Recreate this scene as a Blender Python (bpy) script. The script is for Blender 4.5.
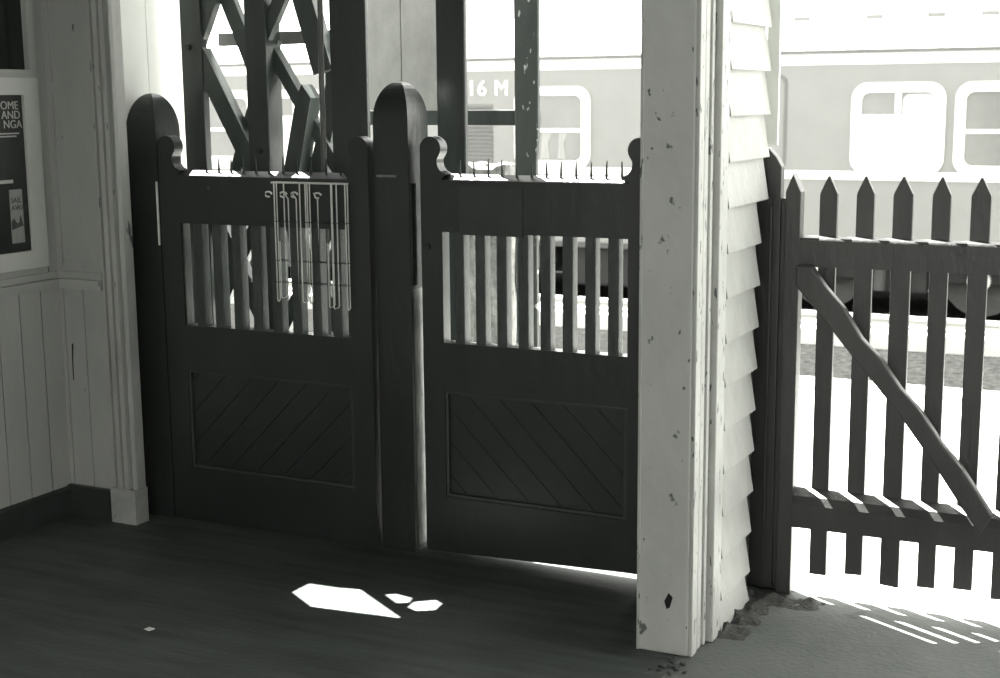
import bpy, bmesh, math, random
from mathutils import Vector, Matrix
random.seed(7)
S = bpy.context.scene
for o in list(bpy.data.objects): bpy.data.objects.remove(o)
COL = S.collection

# ---------------------------------------------------------------- camera
# world X runs along the gates, world Y away from them through the gates
FPX, EYE = 1400.0, 1.55
yaw, pitch, roll = math.radians(26.5), math.atan((339-97)/FPX), .009
Fw = Vector((-math.sin(yaw)*math.cos(pitch), math.cos(yaw)*math.cos(pitch), -math.sin(pitch)))
R0 = Vector((math.cos(yaw), math.sin(yaw), 0)); U0 = R0.cross(Fw)
Rv = R0*math.cos(roll) - U0*math.sin(roll); Uv = U0*math.cos(roll) + R0*math.sin(roll)
cd = bpy.data.cameras.new('camera'); cam = bpy.data.objects.new('camera', cd); COL.objects.link(cam)
cam.matrix_world = Matrix(((Rv.x, Uv.x, -Fw.x, 0), (Rv.y, Uv.y, -Fw.y, 0), (Rv.z, Uv.z, -Fw.z, EYE), (0, 0, 0, 1)))
cd.sensor_width = 36; cd.lens = 36*FPX/1000; cd.clip_end = 300
cd.dof.use_dof = True; cd.dof.focus_distance = 4.5; cd.dof.aperture_fstop = 5.0
S.camera = cam

# ---------------------------------------------------------------- world, sun, exposure
w = bpy.data.worlds.new('sky'); S.world = w; w.use_nodes = True
bg = w.node_tree.nodes['Background']; bg.inputs[0].default_value = (.955, .945, .90, 1); bg.inputs[1].default_value = 5.0
SX, SY = .42, .23          # the sun's shift per metre of drop
sd = bpy.data.lights.new('sun', 'SUN'); sd.energy = 60; sd.angle = math.radians(.3); sd.color = (1, .99, .95)
sun = bpy.data.objects.new('sun', sd); COL.objects.link(sun); sun.location = (-4, 6, 9)
sun.rotation_euler = Vector((SX, -SY, -1)).to_track_quat('-Z', 'Y').to_euler()
S.view_settings.view_transform = 'Standard'; S.view_settings.look = 'None'
S.view_settings.exposure = 0; S.view_settings.gamma = 1; S.view_settings.use_curve_mapping = False

# ---------------------------------------------------------------- materials
WARM = False
def tint(v):
    k = 1 if WARM else min(1, v/.22)      # dark paints lean green, pale ones warm
    return (v*(.76+.22*k), v, v*(.90+.05*k), 1)
def mat(name, v, rough=.6, var=.25, scale=6., stretch=(1, 1, 1), bump=.15, bscale=None, spots=None, spec=.7, metal=0):
    """paint / wood / stone: value v with noise variation; spots=(value, scale, threshold, stretch)"""
    m = bpy.data.materials.new(name); m.use_nodes = True; nt = m.node_tree; N = nt.nodes; L = nt.links
    b = N['Principled BSDF']; b.inputs['Roughness'].default_value = rough; b.inputs['Metallic'].default_value = metal
    b.inputs['Specular IOR Level'].default_value = spec
    tc = N.new('ShaderNodeTexCoord'); mp = N.new('ShaderNodeMapping'); mp.inputs['Scale'].default_value = stretch
    L.new(tc.outputs['Object'], mp.inputs[0])
    n = N.new('ShaderNodeTexNoise'); n.inputs['Scale'].default_value = scale; n.inputs['Detail'].default_value = 6
    n.inputs['Roughness'].default_value = .62; L.new(mp.outputs[0], n.inputs['Vector'])
    r = N.new('ShaderNodeValToRGB'); r.color_ramp.elements[0].position = .3; r.color_ramp.elements[1].position = .7
    r.color_ramp.elements[0].color = tint(v*(1-var)); r.color_ramp.elements[1].color = tint(min(1, v*(1+var)))
    L.new(n.outputs[0], r.inputs[0]); out = r.outputs[0]
    if spots:
        for sp in (spots if isinstance(spots, list) else [spots]):
            sv, ss, th, st = sp
            mp2 = N.new('ShaderNodeMapping'); mp2.inputs['Scale'].default_value = st; L.new(tc.outputs['Object'], mp2.inputs[0])
            n2 = N.new('ShaderNodeTexNoise'); n2.inputs['Scale'].default_value = ss; n2.inputs['Detail'].default_value = 3
            L.new(mp2.outputs[0], n2.inputs['Vector'])
            r2 = N.new('ShaderNodeValToRGB'); r2.color_ramp.elements[0].position = th; r2.color_ramp.elements[1].position = th+.03
            L.new(n2.outputs[0], r2.inputs[0])
            mx = N.new('ShaderNodeMix'); mx.data_type = 'RGBA'; L.new(r2.outputs[0], mx.inputs[0])
            L.new(out, mx.inputs[6]); mx.inputs[7].default_value = tint(sv); out = mx.outputs[2]
    L.new(out, b.inputs['Base Color'])
    if bump:
        bp = N.new('ShaderNodeBump'); bp.inputs['Strength'].default_value = bump; bp.inputs['Distance'].default_value = .01
        n3 = N.new('ShaderNodeTexNoise'); n3.inputs['Scale'].default_value = bscale or scale*6; n3.inputs['Detail'].default_value = 4
        L.new(mp.outputs[0], n3.inputs['Vector']); L.new(n3.outputs[0], bp.inputs['Height']); L.new(bp.outputs[0], b.inputs['Normal'])
    return m
M = {}
M['gate'] = mat('dark gate paint', 0.023, .38, .3, 5, (1, 1, .5), .2, spots=(.12, 26, .765, (1, 1, .6)))
M['gate_pale'] = mat('faded gate paint', 0.04, .5, .2, 9, bump=.2)
M['groove'] = mat('painted groove highlight', 0.1, .7, .3, 20)  # lighter backing paints in the highlights along the grooves
M['gpost'] = mat('dark post paint', 0.024, .36, .3, 7, (1, 1, .4), .25, spots=(.10, 22, .76, (1, 1, .5)))
M['worn'] = mat('pale gate edge', .22, .7, .5, 30, (1, 1, .3), .4)
M['slat'] = mat('grey slat paint', .10, .6, .4, 40, (1, 1, .25), .5)
M['nail'] = mat('rusty nail', .05, .5, .3, 30, metal=.3)
M['wire'] = mat('pale coated wire', 0.9, .25, .1, 20, bump=0, spec=.8)
M['iron'] = mat('dark iron', .04, .4, .3, 30, metal=.4)
M['wallpaint'] = mat('aged wall paint', 0.43, .6, .12, 4, (1, 1, .4), .1, spots=[(.09, 30, .75, (1, 1, .25)), (.55, 34, .78, (1, 1, 1))])
M['trim'] = mat('aged trim paint', 0.46, .55, .2, 8, (1, 1, .3), .2, spots=(.08, 40, .7, (1, 1, .2)))
M['plinth'] = mat('plinth block paint', 0.42, .6, .15, 15, spots=(.1, 40, .72, (1, 1, 1)))
M['skirt'] = mat('dark skirting', .035, .5, .3, 12)
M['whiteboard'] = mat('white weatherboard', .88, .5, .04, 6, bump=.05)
M['siding'] = mat('white siding paint', 0.42, .55, .10, 7, (1, 2, 1), .2, spots=(.35, 34, .74, (1, 1, .4)))
M['postpaint'] = mat('pale post paint', 0.55, .55, .10, 5, (1, 1, .6), .2,
                     spots=[(.14, 17, .69, (1.2, 1, .9)), (.10, 45, .70, (1, 1, .6)), (.8, 70, .77, (1, 1, 1))])
M['postedge'] = mat('chipped edge paint', 0.48, .5, .12, 10, (1, 1, .5), .25, spots=(.10, 30, .63, (2, 2, .6)))
M['hole'] = mat('dark hole', .006, .9, .1, 10, bump=0)
M['lattice'] = mat('lattice timber', 0.062, .4, .25, 8, (1, 1, .4), .2)
M['lattice_post'] = mat('dark screen post', 0.038, .38, .25, 9, (1, 1, .4), .2)
M['sun_flecked'] = mat('sun flecked dark paint', 0.04, .6, .3, 9, (1, 1, .4), .3, spots=(.45, 34, .67, (1.6, 1.6, .7)))  # pale spots paint in the dappled sunlight
WARM = True; M['greyboard'] = mat('grey panel boards', 0.2, .65, .18, 11, (1, 1, .6), .3)
M['picket'] = mat('dark picket paint', 0.036, .45, .25, 9, (1, 1, .4), .2)
WARM = True
M['stub'] = mat('rough cast render', 0.22, .9, .35, 26, (1, 1, 1), 1.0, bscale=40)
WARM = False; M['concrete'] = mat('worn concrete', 0.14, .8, .22, 2.6, (1, 1, 1), .35, bscale=60, spots=(.09, 3.4, .66, (1, 1, 1)))
WARM = True
M['platform'] = mat('platform paving', 0.35, .85, .1, 2, bump=.2)
M['soil'] = mat('crumbled dirt', .07, .95, .5, 30, bump=1.0, bscale=70)
M['ballast'] = mat('track ballast', 0.02, .95, .6, 14, bump=1, bscale=30, spec=0)
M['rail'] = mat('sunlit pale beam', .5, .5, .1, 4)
M['trainbody'] = mat('carriage paint', 0.168, .45, .05, 3, bump=0)
M['trainwhite'] = mat('white carriage trim', 0.8, .4, .02, 3, bump=0)
M['trainroof'] = mat('pale carriage roof', .93, .5, .03, 3, bump=0)
M['traingrey'] = mat('grey gutter', 0.09, .5, .1, 3, bump=0)
M['under'] = mat('grimy underframe', 0.008, .8, .5, 4, bump=.2)
M['undermid'] = mat('dusty tank', 0.04, .7, .4, 4)
M['pane'] = mat('carriage pane', 0.14, .15, .12, 2, bump=0, spec=.6)
M['blind'] = mat('white blind', .9, .7, .03, 3, bump=0)
M['curtain'] = mat('pale curtain', 0.24, .8, .12, 8, (4, 1, .3), .1)
M['letter'] = mat('white lettering', .95, .5, .02, 3, bump=0)
WARM = False
M['posterframe'] = mat('white poster frame', .62, .5, .06, 8, bump=.05, spots=(.15, 26, .78, (1, 1, 1)))
M['poster'] = mat('dark poster', .02, .4, .5, 12, bump=0)
M['leaf'] = mat('printed leaflet', .33, .6, .15, 25, bump=0)
M['leafdark'] = mat('leaflet picture', .07, .6, .6, 40, bump=0)
M['glassdark'] = mat('dark window glass', .012, .12, .3, 4, bump=0, spec=.6)
M['ceil'] = mat('ceiling boards', 0.07, .7, .1, 4)
M['paper'] = mat('scrap paper', .85, .6, .05, 4, bump=0)
M['text'] = mat('poster print', .55, .6, .1, 30, bump=0)

# floor: dark trodden boards, streaked along X
def floor_mat():
    m = bpy.data.materials.new('dark trodden floor'); m.use_nodes = True; nt = m.node_tree; N = nt.nodes; L = nt.links
    b = N['Principled BSDF']; b.inputs['Specular IOR Level'].default_value = .35
    tc = N.new('ShaderNodeTexCoord'); mp = N.new('ShaderNodeMapping'); mp.inputs['Scale'].default_value = (.8, 7, 1)
    mp.inputs['Rotation'].default_value = (0, 0, math.radians(-8))
    L.new(tc.outputs['Object'], mp.inputs[0])
    n = N.new('ShaderNodeTexNoise'); n.inputs['Scale'].default_value = 2.4; n.inputs['Detail'].default_value = 8; n.inputs['Roughness'].default_value = .65
    L.new(mp.outputs[0], n.inputs['Vector'])
    n2 = N.new('ShaderNodeTexNoise'); n2.inputs['Scale'].default_value = 1.7; n2.inputs['Detail'].default_value = 3
    L.new(tc.outputs['Object'], n2.inputs['Vector'])
    mx = N.new('ShaderNodeMath'); mx.operation = 'MULTIPLY_ADD'; mx.inputs[1].default_value = .6
    L.new(n.outputs[0], mx.inputs[0]); m2 = N.new('ShaderNodeMath'); m2.operation = 'MULTIPLY'; m2.inputs[1].default_value = .4
    L.new(n2.outputs[0], m2.inputs[0]); L.new(m2.outputs[0], mx.inputs[2])
    r = N.new('ShaderNodeValToRGB'); r.color_ramp.elements[0].position = .35; r.color_ramp.elements[1].position = .68
    r.color_ramp.elements[0].color = tint(.042); r.color_ramp.elements[1].color = tint(.15)
    L.new(mx.outputs[0], r.inputs[0]); L.new(r.outputs[0], b.inputs['Base Color'])
    rr = N.new('ShaderNodeMapRange'); rr.inputs[3].default_value = .5; rr.inputs[4].default_value = .75
    L.new(n.outputs[0], rr.inputs[0]); L.new(rr.outputs[0], b.inputs['Roughness'])
    bp = N.new('ShaderNodeBump'); bp.inputs['Strength'].default_value = .25; bp.inputs['Distance'].default_value = .01
    n3 = N.new('ShaderNodeTexNoise'); n3.inputs['Scale'].default_value = 60; L.new(tc.outputs['Object'], n3.inputs['Vector'])
    L.new(n3.outputs[0], bp.inputs['Height']); L.new(bp.outputs[0], b.inputs['Normal'])
    return m
M['floor'] = floor_mat()

# ---------------------------------------------------------------- helpers
BASE = {}
class MB:
    """collects world-space pieces of ONE mesh"""
    def __init__(s): s.v = []; s.f = []; s.smooth = False
    def add(s, vs, fs):
        k = len(s.v); s.v += [Vector(p) for p in vs]; s.f += [[i+k for i in f] for f in fs]; return s
    def box(s, x0, x1, y0, y1, z0, z1):
        return s.add([(x, y, z) for x in (x0, x1) for y in (y0, y1) for z in (z0, z1)],
                     [(0, 1, 3, 2), (4, 6, 7, 5), (0, 4, 5, 1), (2, 3, 7, 6), (0, 2, 6, 4), (1, 5, 7, 3)])
    def prism(s, pts, a0, a1, ax=1):
        """polygon extruded along axis: pts in the two other axes (x,z | y,z | x,y)"""
        n = len(pts)
        def P(p, a): return (a, p[0], p[1]) if ax == 0 else (p[0], a, p[1]) if ax == 1 else (p[0], p[1], a)
        area = sum(pts[i][0]*pts[(i+1) % n][1]-pts[(i+1) % n][0]*pts[i][1] for i in range(n))
        if area < 0: pts = pts[::-1]
        vs = [P(p, a0) for p in pts]+[P(p, a1) for p in pts]
        fs = [tuple(range(n)), tuple(range(2*n-1, n-1, -1))]+[(i, i+n, (i+1) % n+n, (i+1) % n) for i in range(n)]
        return s.add(vs, fs)
    def ring(s, outer, inner, a0, a1, ax=1):
        n = len(outer)
        def P(p, a): return (a, p[0], p[1]) if ax == 0 else (p[0], a, p[1]) if ax == 1 else (p[0], p[1], a)
        vs = [P(p, a0) for p in outer]+[P(p, a0) for p in inner]+[P(p, a1) for p in outer]+[P(p, a1) for p in inner]
        fs = []
        for i in range(n):
            j = (i+1) % n
            fs += [(i, j, n+j, n+i), (2*n+i, 3*n+i, 3*n+j, 2*n+j), (i, 2*n+i, 2*n+j, j), (n+i, n+j, 3*n+j, 3*n+i)]
        return s.add(vs, fs)
    def tube(s, pts, r, n=8, r1=None):
        pts = [Vector(p) for p in pts]; k = len(pts); vs = []; fs = []
        d0 = (pts[1]-pts[0]).normalized(); up = Vector((0, 0, 1)) if abs(d0.z) < .9 else Vector((0, 1, 0))
        for i, p in enumerate(pts):
            d = (pts[min(i+1, k-1)]-pts[max(i-1, 0)]).normalized()
            a = d.cross(up).normalized(); b = d.cross(a)
            rr = r if r1 is None else r+(r1-r)*i/(k-1)
            vs += [p+(a*math.cos(2*math.pi*j/n)+b*math.sin(2*math.pi*j/n))*rr for j in range(n)]
        for i in range(k-1):
            for j in range(n): fs.append((i*n+j, i*n+(j+1) % n, (i+1)*n+(j+1) % n, (i+1)*n+j))
        fs += [tuple(range(n-1, -1, -1)), tuple(range((k-1)*n, k*n))]
        return s.add(vs, fs)
    def bar(s, p, q, wd, y0, y1):
        """flat timber from p to q (x,z), width wd, extruded y0..y1"""
        p = Vector(p); q = Vector(q); d = (q-p).normalized(); n = Vector((-d.y, d.x))*wd/2
        return s.prism([tuple(p-n), tuple(q-n), tuple(q+n), tuple(p+n)], y0, y1)
def obj(name, mb, m, parent=None, loc=None, bevel=0, smooth=False):
    if parent is not None: base = BASE[parent.name]
    elif loc is not None: base = Vector(loc)
    else:
        xs = [v.x for v in mb.v]; ys = [v.y for v in mb.v]; zs = [v.z for v in mb.v]
        base = Vector(((min(xs)+max(xs))/2, (min(ys)+max(ys))/2, min(zs)))
    me = bpy.data.meshes.new(name); me.from_pydata([v-base for v in mb.v], [], mb.f)
    b = bmesh.new(); b.from_mesh(me); bmesh.ops.recalc_face_normals(b, faces=b.faces)
    if bevel:
        bmesh.ops.bevel(b, geom=[e for e in b.edges if e.is_manifold and e.calc_face_angle(0) > .5], offset=bevel, segments=2, affect='EDGES', profile=.6, clamp_overlap=True)
    b.to_mesh(me); b.free(); me.materials.append(M[m])
    if smooth:
        for p in me.polygons: p.use_smooth = True
        try: me.set_sharp_from_angle(angle=math.radians(40))
        except Exception: pass
    o = bpy.data.objects.new(name, me); COL.objects.link(o)
    if parent is not None: o.parent = parent
    else: o.location = base
    BASE[o.name] = base
    return o
def thing(name, label, cat, loc, group=None):
    o = bpy.data.objects.new(name, None); COL.objects.link(o); o.location = loc; o.empty_display_size = .1
    BASE[o.name] = Vector(loc); o['label'] = label; o['category'] = cat
    if group: o['group'] = group
    return o
def tag(o, label, cat, group=None):
    o['label'] = label; o['category'] = cat
    if group: o['group'] = group
    return o
def struct(name, mb, m, label, parent=None, bevel=0):
    o = obj(name, mb, m, parent, bevel=bevel)
    if parent is None: o['kind'] = 'structure'; o['label'] = label; o['category'] = name.split('_')[0]
    return o
def text_part(name, body, size, m, parent, origin, xaxis, depth=.002, align='LEFT', spacing=1.0):
    """lettering as a mesh; xaxis is the reading direction, upright along Z"""
    c = bpy.data.curves.new(name, 'FONT'); c.body = body; c.size = size; c.extrude = depth; c.align_x = align; c.space_character = spacing
    t = bpy.data.objects.new('tmp', c); COL.objects.link(t)
    me = bpy.data.meshes.new_from_object(t.evaluated_get(bpy.context.evaluated_depsgraph_get()))
    bpy.data.objects.remove(t)
    xa = Vector(xaxis).normalized(); za = Vector((0, 0, 1)); n = xa.cross(za)
    mt = Matrix(((xa.x, za.x, n.x, 0), (xa.y, za.y, n.y, 0), (xa.z, za.z, n.z, 0), (0, 0, 0, 1)))
    me.transform(mt); me.transform(Matrix.Translation(Vector(origin)-BASE[parent.name]))
    me.materials.clear(); me.materials.append(M[m])
    o = bpy.data.objects.new(name, me); COL.objects.link(o); o.parent = parent; BASE[o.name] = BASE[parent.name]
    return o
def rrect(x0, x1, z0, z1, r, n=6):
    pts = []
    for cx, cz, a0 in ((x1-r, z1-r, 0), (x0+r, z1-r, 90), (x0+r, z0+r, 180), (x1-r, z0+r, 270)):
        for i in range(n+1):
            a = math.radians(a0+90*i/n); pts.append((cx+r*math.cos(a), cz+r*math.sin(a)))
    return pts
def clip(poly, a, b, c):
    """keep a*x+b*z<=c"""
    out = []
    for i in range(len(poly)):
        p, q = poly[i], poly[(i+1) % len(poly)]; fp = a*p[0]+b*p[1]-c; fq = a*q[0]+b*q[1]-c
        if fp <= 0: out.append(p)
        if fp*fq < 0:
            t = fp/(fp-fq); out.append((p[0]+(q[0]-p[0])*t, p[1]+(q[1]-p[1])*t))
    return out

# ---------------------------------------------------------------- ground and floor
FX = -1.21
b = MB().box(-9, FX, -5, 4.2, -.2, 0); struct('floor', b, 'floor', 'dark trodden floor inside the gates')
b = MB().box(FX, 9, -6, 4.2, -.2, -.002); struct('floor_concrete', b, 'concrete', 'grey worn concrete in front of the picket gate')
b = MB().box(-30, 12, 4.2, 7.4, -.9, 0); struct('platform', b, 'platform', 'sunlit station platform beyond the gates')
b = MB().box(-30, 12, 7.28, 7.52, -.12, .02); struct('trim_1', b, 'rail', 'white platform edge coping')
b = MB().box(-60, 40, 7.4, 60, -1.2, -.92); struct('ground', b, 'ballast', 'grey track bed between platform and train')

# ---------------------------------------------------------------- unseen ceiling, holes and stepped edge shaped for the sun patches
ZC = 2.3
def shift(pts): return [(x-SX*ZC, y+SY*ZC) for x, y in pts]
holes = [shift([(-2.501, 3.518), (-2.498, 3.606), (-2.40, 3.612), (-2.318, 3.628), (-2.074, 3.468), (-2.373, 3.435)]),
         shift([(-2.22, 3.624), (-2.192, 3.642), (-2.128, 3.632), (-2.117, 3.593), (-2.149, 3.574)]),
         shift([(-2.10, 3.558), (-2.105, 3.604), (-2.054, 3.647), (-2.019, 3.629), (-2.012, 3.571), (-2.058, 3.54)])]
outer = [(-3.9, -4.5), (3.2, -4.5), (3.2, 3.895+SY*ZC), (-1.93, 3.895+SY*ZC), (-1.93, 3.765+SY*ZC), (-2.8, 3.765+SY*ZC), (-2.8, 3.712+SY*ZC), (-3.9, 3.712+SY*ZC)]
cu = bpy.data.curves.new('ceiling', 'CURVE'); cu.dimensions = '2D'; cu.fill_mode = 'BOTH'; cu.extrude = .004
for pts in [outer]+holes:
    sp = cu.splines.new('POLY'); sp.points.add(len(pts)-1); sp.use_cyclic_u = True
    for i, p in enumerate(pts): sp.points[i].co = (p[0], p[1], 0, 1)
t = bpy.data.objects.new('tmp', cu); COL.objects.link(t)
me = bpy.data.meshes.new_from_object(t.evaluated_get(bpy.context.evaluated_depsgraph_get())); bpy.data.objects.remove(t)
me.materials.clear(); me.materials.append(M['ceil'])
o = bpy.data.objects.new('ceiling', me); COL.objects.link(o); o.location = (0, 0, ZC)
o['kind'] = 'structure'; o['label'] = 'porch ceiling with added holes and steps shaped for the sun patches'; o['category'] = 'ceiling'

b = MB().box(-3.9, -1.5, -4.5, -4.4, 0, ZC); struct('wall_rear', b, 'wallpaint', 'plain painted wall added behind the camera to limit light')  # added out of view to dim the porch
b = MB().box(3.2, 3.3, -4.5, 2.2, 0, ZC); struct('wall_right', b, 'wallpaint', 'plain painted wall added out of view at right to limit light')  # added out of view, its length sets the light from the right

# ---------------------------------------------------------------- left wall, back-left wall
XL, YB = -3.78, 3.90
b = MB()
b.box(XL-.12, XL, -3, YB+.1, 0, ZC)
# upper stiles and panels around the window, raised
b.box(XL, XL+.011, -3, 3.84, .93, .955)
for y0, y1 in ((3.36, 3.42), (3.845, YB)): b.box(XL, XL+.012, y0, y1, .93, ZC)
for k in range(1, 26):                                      # tongue and groove boards of the dado, with open joints
    y1 = YB-.105*(k-1); b.box(XL, XL+.010, y1-.102, y1-.002, .09, .87)
wl = struct('wall_left', b, 'wallpaint', 'grey painted board wall at left with dado rail')
b = MB().box(XL, XL+.028, -3, YB, .868, .885).box(XL, XL+.045, -3, YB, .885, .905).box(XL, XL+.02, -3, YB, .905, .93)
struct('trim_2', b, 'wallpaint', 'dado rail on left wall')
b = MB().box(XL, XL+.03, -3, YB, 0, .10).prism([(XL, .10), (XL+.03, .10), (XL, .115)], -3, YB, 1)
struct('baseboard_left', b, 'skirt', 'dark skirting along left wall')
# window over the poster
b = MB().ring([(3.36, 1.62), (3.83, 1.62), (3.83, 2.3), (3.36, 2.3)], [(3.40, 1.66), (3.795, 1.66), (3.795, 2.26), (3.40, 2.26)], XL, XL+.03, 0)
wn = struct('window_1', b, 'wallpaint', 'dark window above the framed poster')
struct('pane', MB().box(XL+.001, XL+.006, 3.39, 3.80, 1.65, 2.27), 'glassdark', '', wn)

b = MB()
b.box(XL, -3.53, YB, YB+.12, 0, 1.97); b.box(XL, -3.55, YB, YB+.12, 1.97, ZC)
b.box(XL, XL+.035, YB-.012, YB, .93, ZC); b.box(-3.60, -3.55, YB-.012, YB, .93, ZC)       # stiles
b.box(XL+.035, -3.60, YB-.011, YB, 1.585, 1.62); b.box(XL+.035, -3.60, YB-.011, YB, .93, .95)     # rails
b.box(XL+.035, -3.60, YB-.006, YB, .95, .965).box(XL+.035, -3.60, YB-.006, YB, 1.57, 1.585)
for x0, x1 in ((XL, -3.752), (-3.749, -3.656), (-3.653, -3.55)): b.box(x0, x1, YB-.009, YB, .10, .87)
b.box(-3.60, -3.545, YB+.02, YB+.26, 0, ZC)
wb = struct('wall_back', b, 'wallpaint', 'narrow grey panelled wall between corner and pilaster')
b = MB().box(XL, -3.55, YB-.03, YB, .868, .885).box(XL, -3.55, YB-.042, YB, .885, .905).box(XL, -3.55, YB-.02, YB, .905, .93)
struct('trim_3', b, 'wallpaint', 'dado rail on narrow back wall')
b = MB().box(XL, -3.55, YB-.03, YB, 0, .115); struct('baseboard_back', b, 'skirt', 'dark skirting under the narrow back wall')
cr = obj('crack', MB().prism([(-3.724, .655), (-3.716, .66), (-3.722, .60), (-3.7235, .52), (-3.727, .52), (-3.727, .60)], YB-.0105, YB-.0095), 'hole', wb)
# pilaster with flutes
pt = thing('pilaster', 'grey fluted pilaster on a square plinth block left of the gates', 'pilaster', (-3.5, 3.9, 0))
YP = 3.90
prof = [(0, .02), (0, -.02), (.009, -.03), (.019, -.03), (.023, -.015), (.036, -.015), (.040, -.035), (.064, -.035),
        (.069, -.018), (.075, -.018), (.080, -.035), (.102, -.035), (.107, -.015), (.120, -.015), (.124, -.03), (.132, -.03),
        (.140, -.02), (.140, .025), (0, .025)]
prof = [(-3.545+u*.78, YP+v) for u, v in prof]
obj('fluted_shaft', MB().prism(prof, .132, 1.97, 2), 'trim', pt)
obj('plinth_block', MB().box(-3.549, -3.432, YP-.042, YP+.03, 0, .132), 'plinth', pt, bevel=.003)
# lit reveal boards beyond the pilaster
b = MB()
for y0, y1 in ((3.992, 4.155), (4.158, 4.36)): b.box(-3.56, -3.52, y0, y1, 0, 1.97)
struct('wall_outer', b, 'whiteboard', 'bright white upright boards behind the left gate post')

# ---------------------------------------------------------------- framed poster
pf = thing('framed_poster', 'white framed dark poster hanging on the left wall', 'poster', (XL, 3.58, .945))
xo = XL+.0125
b = MB().ring([(3.30, .955), (3.828, .955), (3.828, 1.632), (3.30, 1.632)], [(3.38, 1.020), (3.756, 1.020), (3.756, 1.572), (3.38, 1.572)], xo, xo+.020, 0)
obj('frame', b, 'posterframe', pf, bevel=.003)
obj('print', MB().box(xo, xo+.007, 3.37, 3.765, 1.01, 1.58), 'poster', pf)
for i, (tx, z) in enumerate((('OME', 1.523), ('AND', 1.490), ('NGA', 1.457))):
    text_part('lettering', tx, .040, 'text', pf, (xo+.008, 3.738+.006*i, z), (0, 1, 0), .0008, 'RIGHT')
obj('small_print', MB().box(xo+.007, xo+.0085, 3.64, 3.735, 1.436, 1.441), 'text', pf)
obj('small_print', MB().box(xo+.007, xo+.0085, 3.64, 3.72, 1.426, 1.431), 'text', pf)
obj('small_print', MB().box(xo+.007, xo+.0085, 3.60, 3.69, 1.265, 1.277), 'text', pf)
lf = obj('leaflet', MB().box(xo+.007, xo+.0085, 3.668, 3.728, 1.052, 1.242), 'leaf', pf); lf['label'] = 'small pale leaflet'
for tx, z in (('SAIL', 1.195), ('AWAY', 1.168)): text_part('leaflet_lettering', tx, .027, 'leafdark', lf, (xo+.0095, 3.672, z), (0, 1, 0), .0004)
obj('leaflet_picture', MB().prism([(3.670, 1.10), (3.726, 1.112), (3.722, 1.122), (3.712, 1.15), (3.706, 1.124), (3.695, 1.122), (3.683, 1.14), (3.670, 1.13)], xo+.0085, xo+.0095, 0), 'leafdark', lf)

# ---------------------------------------------------------------- gate posts
def dome_post(label, cx, cy, h, ztop, dome, first=None):
    t = thing('gate_post', label, 'gate post', (cx, cy, 0), 'dome topped gate posts')
    b = MB(); n = 10; z0 = ztop-dome; vs = []; fs = []
    levels = [(h, 0), (h, .5), (h, z0)]+[(h*math.cos(math.pi/2*i/n), z0+dome*math.sin(math.pi/2*i/n)) for i in range(1, n)]
    for s, z in levels: vs += [(cx-s, cy-s, z), (cx+s, cy-s, z), (cx+s, cy+s, z), (cx-s, cy+s, z)]
    k = len(levels)
    for i in range(k-1):
        for j in range(4): fs.append((4*i+j, 4*i+(j+1) % 4, 4*i+4+(j+1) % 4, 4*i+4+j))
    vs.append((cx, cy, ztop)); fs += [(4*k-4+j, 4*k-4+(j+1) % 4, 4*k) for j in range(4)]; fs.append((3, 2, 1, 0))
    b.add(vs, fs); obj('shaft', b, 'gpost', t)
    return t
p1 = dome_post('dark dome topped gate post beside the grey pilaster', -3.438, 4.068, .068, 1.575, .14)
obj('hinge_strip', MB().box(-3.376, -3.371, 3.993, 4.0, 1.03, 1.26), 'wire', p1)
p2 = dome_post('dark dome topped gate post standing between the two gates', -2.409, 4.098, .067, 1.605, .13)
obj('batten', MB().box(-2.462, -2.385, 4.022, 4.031, 1.290, 1.298), 'worn', p2)
obj('latch_keeper', MB().box(-2.342, -2.334, 4.035, 4.065, .93, 1.27).box(-2.342, -2.328, 4.04, 4.05, .98, 1.02), 'iron', p2)
obj('pale_edge', MB().prism([(-2.3425, .02), (-2.3385, .02), (-2.3385, .60), (-2.337, .86), (-2.3425, .92)], 4.05, 4.16, 1), 'worn', p2)  # paler strip over the lower right side of the post

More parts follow.
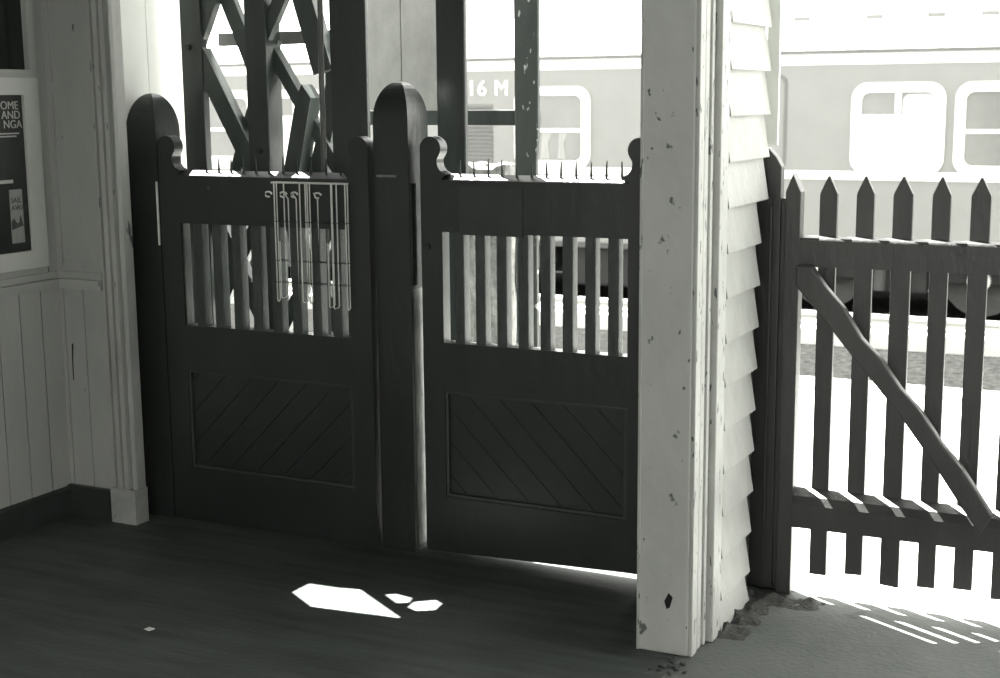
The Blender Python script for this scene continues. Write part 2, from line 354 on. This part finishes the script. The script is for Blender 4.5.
# ---------------------------------------------------------------- boarded gates
ZT = 1.30
def stile(mb_x0, mb_x1, inner_right, y0, y1, zb):
    """profile with a round ear on the outer edge and a scooped shoulder"""
    W = mb_x1-mb_x0; r = .039; pts = [(0, zb), (0, ZT+.085)]
    for a in range(180, -42, -12): pts.append((r+r*math.cos(math.radians(a)), ZT+.085+r*math.sin(math.radians(a))))
    pts += [(.063, ZT+.050), (.063, ZT+.038), (.067, ZT+.024), (.076, ZT+.012), (.092, ZT+.004), (.098, ZT+.001), (W, ZT-.012), (W, zb)]
    if inner_right: P = [(mb_x0+u, z) for u, z in pts]
    else: P = [(mb_x1-u, z) for u, z in pts]
    return MB().prism(P, y0, y1)
def gate(label, xl, xr, wl_, wr_, yf, slot0, pitch, slotw, zb0, zb1, diag, spikes, spike_h):
    """xl..xr outer edges; yf front face; zb0/zb1 bottom heights at left/right"""
    D = .048; yb = yf+D
    t = thing('wooden_gate', label, 'gate', ((xl+xr)/2, yf+D/2, 0))
    obj('stile', stile(xl, xl+wl_, True, yf, yb, zb0), 'gate', t, smooth=False)
    obj('stile', stile(xr-wr_, xr, False, yf, yb, zb1), 'gate', t)
    a, c = xl+wl_, xr-wr_
    # top rail with a weathered slope towards the front
    P = [(yf, 1.112), (yf, ZT-.018), (yf+.006, ZT-.014), (yf+.034, ZT+.001), (yb-.002, ZT), (yb, ZT-.004), (yb, 1.112)]
    obj('top_rail', MB().prism(P, a, c, 0), 'gate', t)
    obj('middle_rail', MB().box(a, c, yf, yb, .575, .740), 'gate', t)
    # slats between nine slots
    x = a; n = 9
    for i in range(n+1):
        e = slot0+i*pitch if i < n else c
        if e-x > .004: obj('slat', MB().box(x+.0005, e-.0005, yf+.004, yb-.003, .735, 1.115), 'slatmix', t, bevel=.004)
        x = e+slotw
    zlow = .205
    obj('bottom_rail', MB().prism([(a, zb0), (c, zb1), (c, zlow), (a, zlow)], yf, yb), 'gate', t)
    # moulding frame around the panel
    m = MB(); g = .012
    m.ring([(a, zlow), (c, zlow), (c, .575), (a, .575)], [(a+g, zlow+g), (c-g, zlow+g), (c-g, .575-g), (a+g, .575-g)], yf+.002, yf+.03)
    obj('panel_moulding', m, 'gate_pale', t, bevel=.003)
    # diagonal boards
    rect = [(a+.006, zlow+.006), (c-.006, zlow+.006), (c-.006, .569), (a+.006, .569)]
    m = MB(); sgn = diag; q = math.sqrt(.5); nx, nz = (q*-sgn, q); bw = .083
    vals = [nx*p[0]+nz*p[1] for p in rect]; v = min(vals)-.03
    while v < max(vals):
        p = clip(rect, nx, nz, v+bw-.0022); p = clip(p, -nx, -nz, -v) if len(p) > 2 else []
        if len(p) > 2: m.prism(p, yf+.014, yf+.026)
        v += bw
    obj('diagonal_boards', m, 'gate', t)
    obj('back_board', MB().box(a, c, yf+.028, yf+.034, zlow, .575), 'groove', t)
    for x in spikes:
        lean = random.uniform(-.003, .003); h = spike_h*random.uniform(.85, 1.1)
        obj('spike', MB().tube([(x, yf+.024, ZT-.02), (x+lean*.4, yf+.024, ZT+h*.5), (x+lean, yf+.025, ZT+h)], .0052, 6, .0020), 'nail', t)
    return t, a, c
M['slatmix'] = M['slat']
M['slat'] = M['gate']
M['slatmix'] = mat('slat paint', 0.055, .5, .35, 30, (1, 1, .3), .4)
def xat(px_list, x0, p0, x1, p1): return [x0+(p-p0)*(x1-x0)/(p1-p0) for p in px_list]
gl, ga, gc = gate('dark gate left of the middle post with a wire rack hung on it', -3.368, -2.482, .09, .085, 4.004, -3.272, .0838, .044, .003, .003, 1,
     xat([208, 220.5, 233, 245.5, 258, 271, 284.6, 298, 311, 325.5, 339], -3.17, 208, -2.605, 339), .052)
gr, _, _ = gate('dark gate right of the middle post with a faded square patch', -2.312, -1.50, .08, .075, 4.055, -2.232, .0782, .0405, .008, .030, -1,
     xat([455, 470, 485, 499, 514, 529, 544, 558, 573, 587.5, 602, 617], -2.175, 455, -1.605, 617), .05)
fp = obj('faded_patch', MB().box(-2.165, -1.935, 4.051, 4.055, 1.105, 1.262), 'gate_pale', gr); fp['label'] = 'paler square patch on the top rail'
obj('bolt_head', MB().tube([(-2.288, 4.058, 1.062), (-2.288, 4.045, 1.062)], .012, 14), 'iron', gr)
obj('bolt_head', MB().tube([(-1.515, 4.058, 1.15), (-1.515, 4.048, 1.15)], .010, 12), 'iron', gr)

# ---------------------------------------------------------------- wire rack hanging on the left gate
wr = thing('wire_rack', 'bright wire rack hanging on the front of the left gate', 'rack', (-2.72, 3.97, .8))
ZR, y1, y0 = 1.268, 4.0, 3.962
for i, (x, zb, dpt) in enumerate(((-2.848, .855, .010), (-2.818, .87, .028), (-2.730, .86, .028), (-2.712, .855, .010), (-2.622, .848, .028), (-2.604, .845, .028), (-2.560, .84, .010))):
    yf = y1-.006-dpt
    m = MB().tube([(x, y1-.005, ZR), (x, y1-.005, zb+.006), (x, y1-.012, zb), (x, yf, zb), (x, yf-.004, zb+.006), (x, yf-.004, ZR-.2 if i in (1, 4) else ZR)], .0026, 6)
    obj('upright_wire', m, 'wire', wr, smooth=True)
for x, zb in ((-2.785, .93), (-2.665, 1.06), (-2.752, .85)):
    obj('divider_wire', MB().tube([(x-.03, y1-.005, ZR-.035), (x-.012, y0+.012, ZR-.042), (x, y0+.01, ZR-.055), (x, y0+.01, zb)], .0026, 6), 'wire', wr, smooth=True)
for z, r in ((ZR, .003), (1.135, .0014), (1.00, .0014), (.925, .0014)):
    m = MB().tube([(-2.852, y1-.005, z), (-2.556, y1-.005, z)], r, 6).tube([(-2.852, y1-.005, z), (-2.852, y0+.008, z), (-2.556, y0+.008, z), (-2.556, y1-.005, z)], r, 6)
    obj('cross_wire', m, 'wire' if z == ZR else 'nail', wr)
for x in (-2.862, -2.80, -2.755, -2.66):
    pts = [(x+.014*math.cos(a), y0+.004, ZR-.04+.009*math.sin(a)) for a in [i*math.pi/5 for i in range(9)]]
    obj('hook', MB().tube(pts, .0034, 6), 'wire', wr, smooth=True)

# ---------------------------------------------------------------- lattice screen behind the left gate
ls = thing('lattice_screen', 'dark crossed timber screen standing behind the left gate', 'screen', (-2.98, 4.2, 0))
def back(m):
    for v in m.v: v.x = -2.9+(v.x+2.9)*1.036-.13; v.y += .178; v.z = v.z if v.z < .05 else 1.55+(v.z-1.55)*1.036
    return m
LT = 2.5
obj('screen_post', back(MB().box(-3.287, -3.196, 4.062, 4.097, 0, LT)), 'lattice_post', ls, bevel=.003)
obj('screen_post', back(MB().box(-3.002, -2.914, 4.058, 4.150, 0, LT)), 'lattice_post', ls, bevel=.003)
obj('screen_post', back(MB().box(-2.652, -2.508, 4.062, 4.080, 0, LT)), 'lattice_post', ls, bevel=.003)
obj('screen_rail', back(MB().box(-3.20, -2.65, 4.13, 4.15, .60, .70)), 'lattice', ls)
for p, q, wd, ya, yb in (((-3.235, 1.753), (-3.13, 1.97), .062, 4.075, 4.11), ((-3.14, 1.97), (-2.97, 1.58), .058, 4.105, 4.135),
                         ((-3.225, 1.717), (-2.95, 1.22), .068, 4.068, 4.118), ((-3.16, 1.18), (-2.93, 1.76), .050, 4.125, 4.155),
                         ((-2.95, 1.74), (-2.80, 2.0), .05, 4.075, 4.105), ((-2.81, 2.0), (-2.70, 1.64), .078, 4.085, 4.135),
                         ((-2.96, 1.76), (-2.64, 1.26), .044, 4.108, 4.15),
                         ((-3.14, 1.95), (-2.97, 2.28), .058, 4.105, 4.135), ((-3.15, 2.35), (-2.97, 2.02), .058, 4.075, 4.11),
                         ((-2.95, 2.34), (-2.80, 2.05), .05, 4.105, 4.135), ((-2.80, 2.02), (-2.67, 2.35), .05, 4.075, 4.10),
                         ((-3.22, 1.18), (-2.97, .72), .06, 4.085, 4.125), ((-2.97, 1.2), (-3.25, .72), .05, 4.115, 4.145),
                         ((-2.94, 1.28), (-2.65, .72), .06, 4.085, 4.125), ((-2.65, 1.2), (-2.93, .72), .05, 4.115, 4.145)):
    obj('diagonal_brace', back(MB().bar(p, q, wd, ya, yb)), 'lattice', ls, bevel=.002)
obj('diagonal_brace', back(MB().prism([(-2.875, 1.25), (-2.80, 1.555), (-2.775, 1.60), (-2.738, 1.552), (-2.808, 1.25)], 4.065, 4.135)), 'lattice', ls, bevel=.002)
obj('diagonal_brace', back(MB().prism([(-2.81, 1.26), (-2.745, 1.46), (-2.715, 1.60), (-2.712, 1.74), (-2.66, 1.74), (-2.675, 1.50), (-2.73, 1.28), (-2.76, 1.2)], 4.125, 4.165)), 'lattice', ls, bevel=.002)
obj('cross_bar', back(MB().box(-3.19, -2.66, 4.155, 4.185, 1.740, 1.785)), 'greyboard', ls)
obj('bolt_head', back(MB().tube([(-3.25, 4.063, 1.735), (-3.25, 4.049, 1.735)], .011, 12)), 'iron', ls)
obj('bolt_head', back(MB().tube([(-2.955, 4.059, 1.37), (-2.955, 4.047, 1.37)], .011, 12)), 'iron', ls)
dp = MB().tube([(-2.800, 4.222, 0), (-2.800, 4.222, 1.60), (-2.794, 4.222, 2.02)], .010, 10)
o = tag(obj('thin_pipe', dp, 'traingrey', smooth=True), 'thin pale upright pipe at the right side of the timber screen', 'pipe')

# ---------------------------------------------------------------- post, panel and barrier beyond the gates
o = obj('upright_post', MB().box(-2.358, -2.247, 4.26, 4.28, 0, 3.2), 'lattice_post', bevel=.006)
tag(o, 'plain dark upright post just right of the dome topped middle post', 'post')
o = obj('upright_post', MB().prism([(-2.272, 0), (-2.185, 0), (-2.188, 1.31), (-2.180, 1.42), (-2.176, 3.2), (-2.280, 3.2)], 4.70, 4.72), 'sun_flecked', bevel=.005)
tag(o, 'dark upright post with painted sun flecks beyond the gates, right end of the level rail', 'post')
bp_ = thing('board_panel', 'pale grey upright boards hanging behind the middle post', 'panel', (-2.87, 4.9, 1.5))
obj('board', MB().box(-3.045, -2.866, 4.89, 4.91, 1.50, 3.2), 'greyboard', bp_, bevel=.003)
obj('board', MB().box(-2.862, -2.690, 4.89, 4.91, 1.50, 3.2), 'greyboard', bp_, bevel=.003)
o = obj('barrier_rail', MB().box(-3.1, -2.20, 4.725, 4.775, 1.445, 1.502), 'lattice_post', bevel=.004)
tag(o, 'dark level rail crossing between the posts beyond the gates', 'rail')

# rough low wall seen through the slots of the right gate
def rough_block(x0, x1, y0, y1, z0, z1, n=(14, 6, 40), amp=.014):
    bm = bmesh.new(); bmesh.ops.create_cube(bm, size=1)
    bmesh.ops.subdivide_edges(bm, edges=bm.edges, cuts=10, use_grid_fill=True)
    mb = MB(); vs = []
    for v in bm.verts:
        p = Vector((x0+(v.co.x+.5)*(x1-x0), y0+(v.co.y+.5)*(y1-y0), z0+(v.co.z+.5)*(z1-z0)))
        vs.append(p+Vector((random.uniform(-1, 1), random.uniform(-1, 1), random.uniform(-1, 1) if v.co.z > -.49 else 0))*amp)
    bm.verts.index_update(); fs = [[v.index for v in f.verts] for f in bm.faces]; bm.free()
    return mb.add(vs, fs)
o = obj('low_wall', rough_block(-2.72, -2.40, 4.86, 5.0, 0, 1.285), 'stub'); tag(o, 'rough pale low wall seen through the left slots of right gate', 'wall')

# ---------------------------------------------------------------- pale corner post
cp = thing('corner_post', 'tall pale chipped square post standing right of the gates', 'post', (-1.262, 3.65, 0))
obj('shaft', MB().box(-1.342, -1.194, 3.55, 3.75, 0, ZC-.01), 'postpaint', cp, bevel=.004)
for y0, y1, x1 in ((3.553, 3.596, -1.181), (3.606, 3.640, -1.184), (3.650, 3.672, -1.180), (3.682, 3.7555, -1.163)):
    obj('corner_moulding', MB().box(-1.1945, x1, y0, y1, 0, ZC-.01), 'postedge', cp, bevel=.004)
obj('edge_bead', MB().box(-1.3445, -1.336, 3.546, 3.560, .0, ZC-.01), 'postedge', cp, bevel=.002)
obj('knot_hole', MB().prism([(-1.262, .155), (-1.250, .180), (-1.238, .168), (-1.246, .138), (-1.255, .132)], 3.547, 3.552), 'hole', cp)

# ---------------------------------------------------------------- weatherboard wall end
b = MB().box(-1.335, -1.186, 3.755, 4.03, 0, ZC+.5).box(-1.49, -1.335, 3.99, 4.165, 0, ZC+.5).box(-1.335, -1.305, 4.03, 4.165, 0, ZC+.5).box(-1.305, -1.186, 4.03, 4.165, 1.37, ZC+.5)
EX = .1265; z = 1.619-EX*13
k = 0
while z < ZC+.4:
    za = max(z, .004); xt = -1.182; xb = -1.160
    f = (za-z)/EX
    ye = (4.15 if z > 1.2 else 4.035+.045*max(z, 0))+random.uniform(-.005, .005)
    b.prism([(-1.19, za), (xb, za), (xb, za+.004), (xt, z+EX+.012), (-1.19, z+EX+.012)], 3.757, ye, 1)
    z += EX; k += 1
struct('wall_siding', b, 'siding', 'white lapped weatherboards beside the corner post')
b = MB().box(-1.180, -1.142, 4.168, 4.18, 1.40, ZC+.4)
struct('trim_4', b, 'whiteboard', 'thin white stop board at the end of the weatherboards')

# ---------------------------------------------------------------- picket gate
pp = thing('picket_gate_post', 'dark slim post with a pointed top against the white weatherboards', 'gate post', (-1.168, 4.23, 0))
def point_post(x0, x1, y0, y1, ztip, drop):
    xm = (x0+x1)/2; return MB().prism([(x0, 0), (x1, 0), (x1, ztip-drop), (xm+.004, ztip), (xm-.004, ztip), (x0, ztip-drop)], y0, y1)
obj('shaft', MB().prism([(-1.206, 0), (-1.132, 0), (-1.132, 1.335), (-1.150, 1.365), (-1.176, 1.392), (-1.188, 1.392), (-1.206, 1.36)], 4.187, 4.225), 'picket', pp, bevel=.004)
obj('bead', MB().box(-1.165, -1.155, 4.178, 4.187, .02, 1.22), 'picket', pp, bevel=.003)
obj('bead', MB().box(-1.1315, -1.1085, 4.188, 4.200, .02, 1.24), 'picket', pp, bevel=.003)
obj('light_block_board', MB().box(-1.30, -1.207, 4.04, 4.24, 0, 1.36), 'picket', pp)  # board added to block sun leaking past the wall end
obj('light_block_strip', MB().box(-1.131, -1.112, 4.2005, 4.224, 0, 1.24).box(-1.112, -1.075, 4.2005, 4.212, 0.004, 1.20), 'picket', pp)  # strip added to close the light leak between post and stile
pg = thing('picket_gate', 'dark picket gate with a diagonal brace right of the weatherboards', 'gate', (-.7, 4.19, 0))
b = MB().prism([(-1.108, .005), (-1.062, .005), (-1.062, 1.262), (-1.087, 1.317), (-1.108, 1.262)], 4.15, 4.20)
obj('gate_stile', b, 'picket', pg, bevel=.003)
b = MB().prism([(-.26, .03), (-.21, .03), (-.21, 1.262), (-.235, 1.317), (-.26, 1.262)], 4.15, 4.20)
obj('gate_stile', b, 'picket', pg, bevel=.003)
for i in range(7):
    xc = -.988+.1088*i; wd = .054+random.uniform(-.002, .003); zb = .072+random.uniform(-.012, .012); zt = 1.312+random.uniform(-.004, .004)
    xs = random.uniform(-.003, .003)
    P = [(xc-wd/2+xs, zb), (xc+wd/2+xs, zb+random.uniform(-.004, .004)), (xc+wd/2, zt-.052), (xc+.002, zt), (xc-.003, zt), (xc-wd/2, zt-.052)]
    obj('picket', MB().prism(P, 4.190, 4.207), 'picket', pg, bevel=.0025)
P = [(4.150, 1.04), (4.150, 1.118), (4.156, 1.126), (4.190, 1.130), (4.190, 1.04)]
obj('top_rail', MB().prism(P, -1.062, -.26, 0), 'picket', pg)
P = [(4.150, .225), (4.148, .30), (4.160, .325), (4.190, .345), (4.190, .225)]
obj('bottom_rail', MB().prism(P, -1.062, -.26, 0), 'picket', pg)
# hand-hewn brace: wavy upper edge
up = [(-1.015, 1.045), (-.97, .985), (-.915, .925), (-.86, .838), (-.80, .778), (-.742, .697), (-.68, .632), (-.62, .545), (-.56, .478), (-.51, .405), (-.47, .345)]
lo = [(-.50, .285), (-.56, .365), (-.655, .502), (-.754, .632), (-.876, .770), (-.96, .87), (-1.062, .985), (-1.062, 1.045)]
obj('brace', MB().prism(up+lo, 4.112, 4.150), 'picket', pg, bevel=.006)

# dirt gathered at the wall foot and in front of the picket gate
bm = bmesh.new(); vs = []; fs = []
nx_, ny_ = 60, 24
import mathutils.noise as noise
for i in range(nx_+1):
    for j in range(ny_+1):
        u = i/nx_; v_ = j/ny_
        x = -1.20+u*.42; y = 3.72+v_*.425
        d = min(abs(x+1.175)*2.2, 9) if y < 4.15 else 9
        d2 = max(0, 4.17-y)*1.6+max(0, x+.98)*2.0
        e = min(d, d2)
        h = .034*max(0, 1-e*4.5)*(.5+noise.noise(Vector((x*22, y*22, 0)))+.5*noise.noise(Vector((x*70, y*70, 3))))
        edge = min(u, 1-u, v_, 1-v_)
        vs.append((x, y, -.004+max(0, h) if edge > 0 else -.01))
for i in range(nx_):
    for j in range(ny_): a = i*(ny_+1)+j; fs.append((a, a+ny_+1, a+ny_+2, a+1))
b = MB().add(vs, fs); o = obj('dirt', b, 'soil', smooth=True); o['kind'] = 'stuff'; tag(o, 'crumbled dirt heaped at the foot of the weatherboards and picket gate', 'dirt')
b = MB()
for k in range(40):
    x = -1.21+random.gauss(0, .02); y = random.uniform(3.0, 3.52); s = random.uniform(.003, .009)
    b.box(x-s, x+s, y-s, y+s, -.001, s*.8)
o = obj('grit', b, 'soil'); o['kind'] = 'stuff'; tag(o, 'loose grit along the joint between dark floor and concrete', 'grit')
o = obj('paper_scrap', MB().prism([(-2.718, 3.062), (-2.696, 3.058), (-2.690, 3.078), (-2.712, 3.082)], 0.0005, .003, 2), 'paper'); tag(o, 'tiny white paper scrap on the dark floor', 'paper')

# ---------------------------------------------------------------- railway carriage
YT = 15.5
tr = thing('railway_carriage', 'pale railway carriage standing at the far track', 'train', (-8, YT+1.4, -.9))
X0, X1 = -26, 5
obj('body', MB().box(X0, X1, YT, YT+2.8, -.18, 1.90), 'trainbody', tr)
prof = []
for i in range(13):
    a = math.pi*i/12; prof.append((YT+1.4-1.46*math.cos(a), 2.02+.52*math.sin(a)))
obj('roof', MB().prism(prof, X0, X1, 0), 'trainroof', tr, smooth=True)
obj('gutter', MB().box(X0, X1, YT-.05, YT+2.85, 1.980, 2.055), 'traingrey', tr)
obj('cantrail_band', MB().box(X0, X1, YT-.012, YT+2.8, 1.865, 1.985), 'trainwhite', tr)
obj('waist_band', MB().box(X0, X1, YT-.02, YT, .625, .715), 'trainwhite', tr)
obj('sill_band', MB().box(X0, X1, YT-.03, YT, -.24, -.18), 'undermid', tr)
def twin(x0, x1, z0=.690, z1=1.665, kind='blind'):
    fr = obj('window_frame', MB().ring(rrect(x0, x1, z0, z1, .17), rrect(x0+.105, x1-.105, z0+.10, z1-.10, .09), YT-.035, YT), 'trainwhite', tr)
    obj('pane', MB().prism(rrect(x0+.10, x1-.10, z0+.09, z1-.09, .09), YT-.012, YT), 'pane', fr)
    if kind == 'blind':
        xm = x0+.5*(x1-x0)
        obj('blind', MB().box(x0+.11, x1-.11, YT-.018, YT-.012, z0+.1, z1-.34), 'blind', fr)
        obj('blind', MB().prism(rrect(xm+.055, x1-.11, z0+.3, z1-.13, .07), YT-.022, YT-.012), 'blind', fr)
        obj('mullion', MB().box(xm-.03, xm+.03, YT-.03, YT-.01, z1-.36, z1-.1), 'trainwhite', fr)
    elif kind == 'curtain':
        obj('transom', MB().box(x0+.1, x1-.1, YT-.03, YT-.01, 1.13, 1.17), 'trainwhite', fr)
        for a, c in ((x0+.12, x0+.26), (x0+.34, x0+.46), (x1-.42, x1-.32)):
            obj('curtain', MB().prism([(a, z0+.12), (c, z0+.12), (c-.02, 1.0), (c+.03, 1.12), (a+.02, 1.12)], YT-.018, YT-.012), 'curtain', fr)
    else:
        obj('transom', MB().box(x0+.1, x1-.1, YT-.03, YT-.01, 1.13, 1.17), 'trainwhite', fr)
twin(-3.43, -2.446); twin(-2.346, -1.36, kind='plain'); twin(-1.26, -.28)
twin(-7.49, -6.504, kind='curtain')
x = -10.2
for k in range(8): twin(x-.984, x, kind='plain' if k % 2 else 'blind'); x -= 1.15
obj('door_seam', MB().ring(rrect(-5.0, -4.15, .72, 1.77, .1), rrect(-4.97, -4.18, .72, 1.74, .09), YT-.012, YT), 'traingrey', tr)
lv = MB()
for k in range(15): z = .765+k*.048; lv.prism([(YT, z), (YT-.02, z-.006), (YT-.02, z+.004), (YT, z+.03)], -8.5, -7.80, 0)
obj('louvre', lv, 'traingrey', tr)
text_part('lettering', '16 M', .255, 'letter', tr, (-8.145, YT-.01, 1.572), (1, 0, 0), .004, spacing=1.12)
for x in (-4.05, -3.25, -2.6, -2.05, -9.5, -12):
    vt = obj('ventilator', MB().box(x-.14, x+.14, YT+.30, YT+.52, 2.30, 2.42), 'trainroof', tr, bevel=.03)
    obj('ventilator_slot', MB().box(x-.13, x+.06, YT+.285, YT+.30, 2.35, 2.40), 'traingrey', vt)
# running gear
obj('underframe', MB().box(X0, X1, YT+.5, YT+2.3, -.62, -.18), 'under', tr)
def bogie(xc):
    bg_ = obj('bogie_frame', MB().box(xc-1.3, xc+1.3, YT+.25, YT+.42, -.50, -.28).box(xc-.3, xc+.3, YT+.2, YT+.3, -.62, -.3), 'under', tr, bevel=.02)
    for dx in (-.85, .85):
        obj('wheel', MB().tube([(xc+dx, YT+.42, -.45), (xc+dx, YT+.54, -.45)], .42, 28), 'undermid', bg_, smooth=True)
        obj('axle_box', MB().tube([(xc+dx, YT+.14, -.45), (xc+dx, YT+.3, -.45)], .12, 14), 'rail', bg_, smooth=True)
    for dx in (-.2, .05): obj('spring', MB().tube([(xc+dx, YT+.18, -.60), (xc+dx, YT+.18, -.32)], .07, 12), 'undermid', bg_)
for xc in (-2.9, -18): bogie(xc)
for x0, x1, z0, mt in ((-6.9, -5.4, -.72, 'under'), (-9.6, -7.9, -.66, 'under'), (-11.8, -10.4, -.7, 'undermid'), (-7.7, -7.1, -.55, 'undermid'), (-.9, 1.3, -.75, 'undermid'), (-4.9, -4.5, -.6, 'undermid')):
    obj('equipment_box', MB().box(x0, x1, YT+.12, YT+.7, z0, -.24), mt, tr, bevel=.03)

for y in (14.78, 14.12):
    o = obj('track_rail', MB().prism([(y-.07, -.92), (y+.07, -.92), (y+.07, -.89), (y+.02, -.87), (y+.02, -.80), (y+.05, -.78), (y+.05, -.74), (y-.05, -.74), (y-.05, -.78), (y-.02, -.80), (y-.02, -.87), (y-.07, -.89)], -26, 8, 0), 'rail')
    tag(o, 'sunlit rail of the near track, the one %s' % ('closer to the train' if y > 14.5 else 'closer to the platform'), 'rail', 'rails of the near track')
o = obj('track_kerb', MB().box(-26, 8, 13.75, 13.95, -.92, -.76), 'rail'); tag(o, 'long white kerb beside the near track', 'kerb')
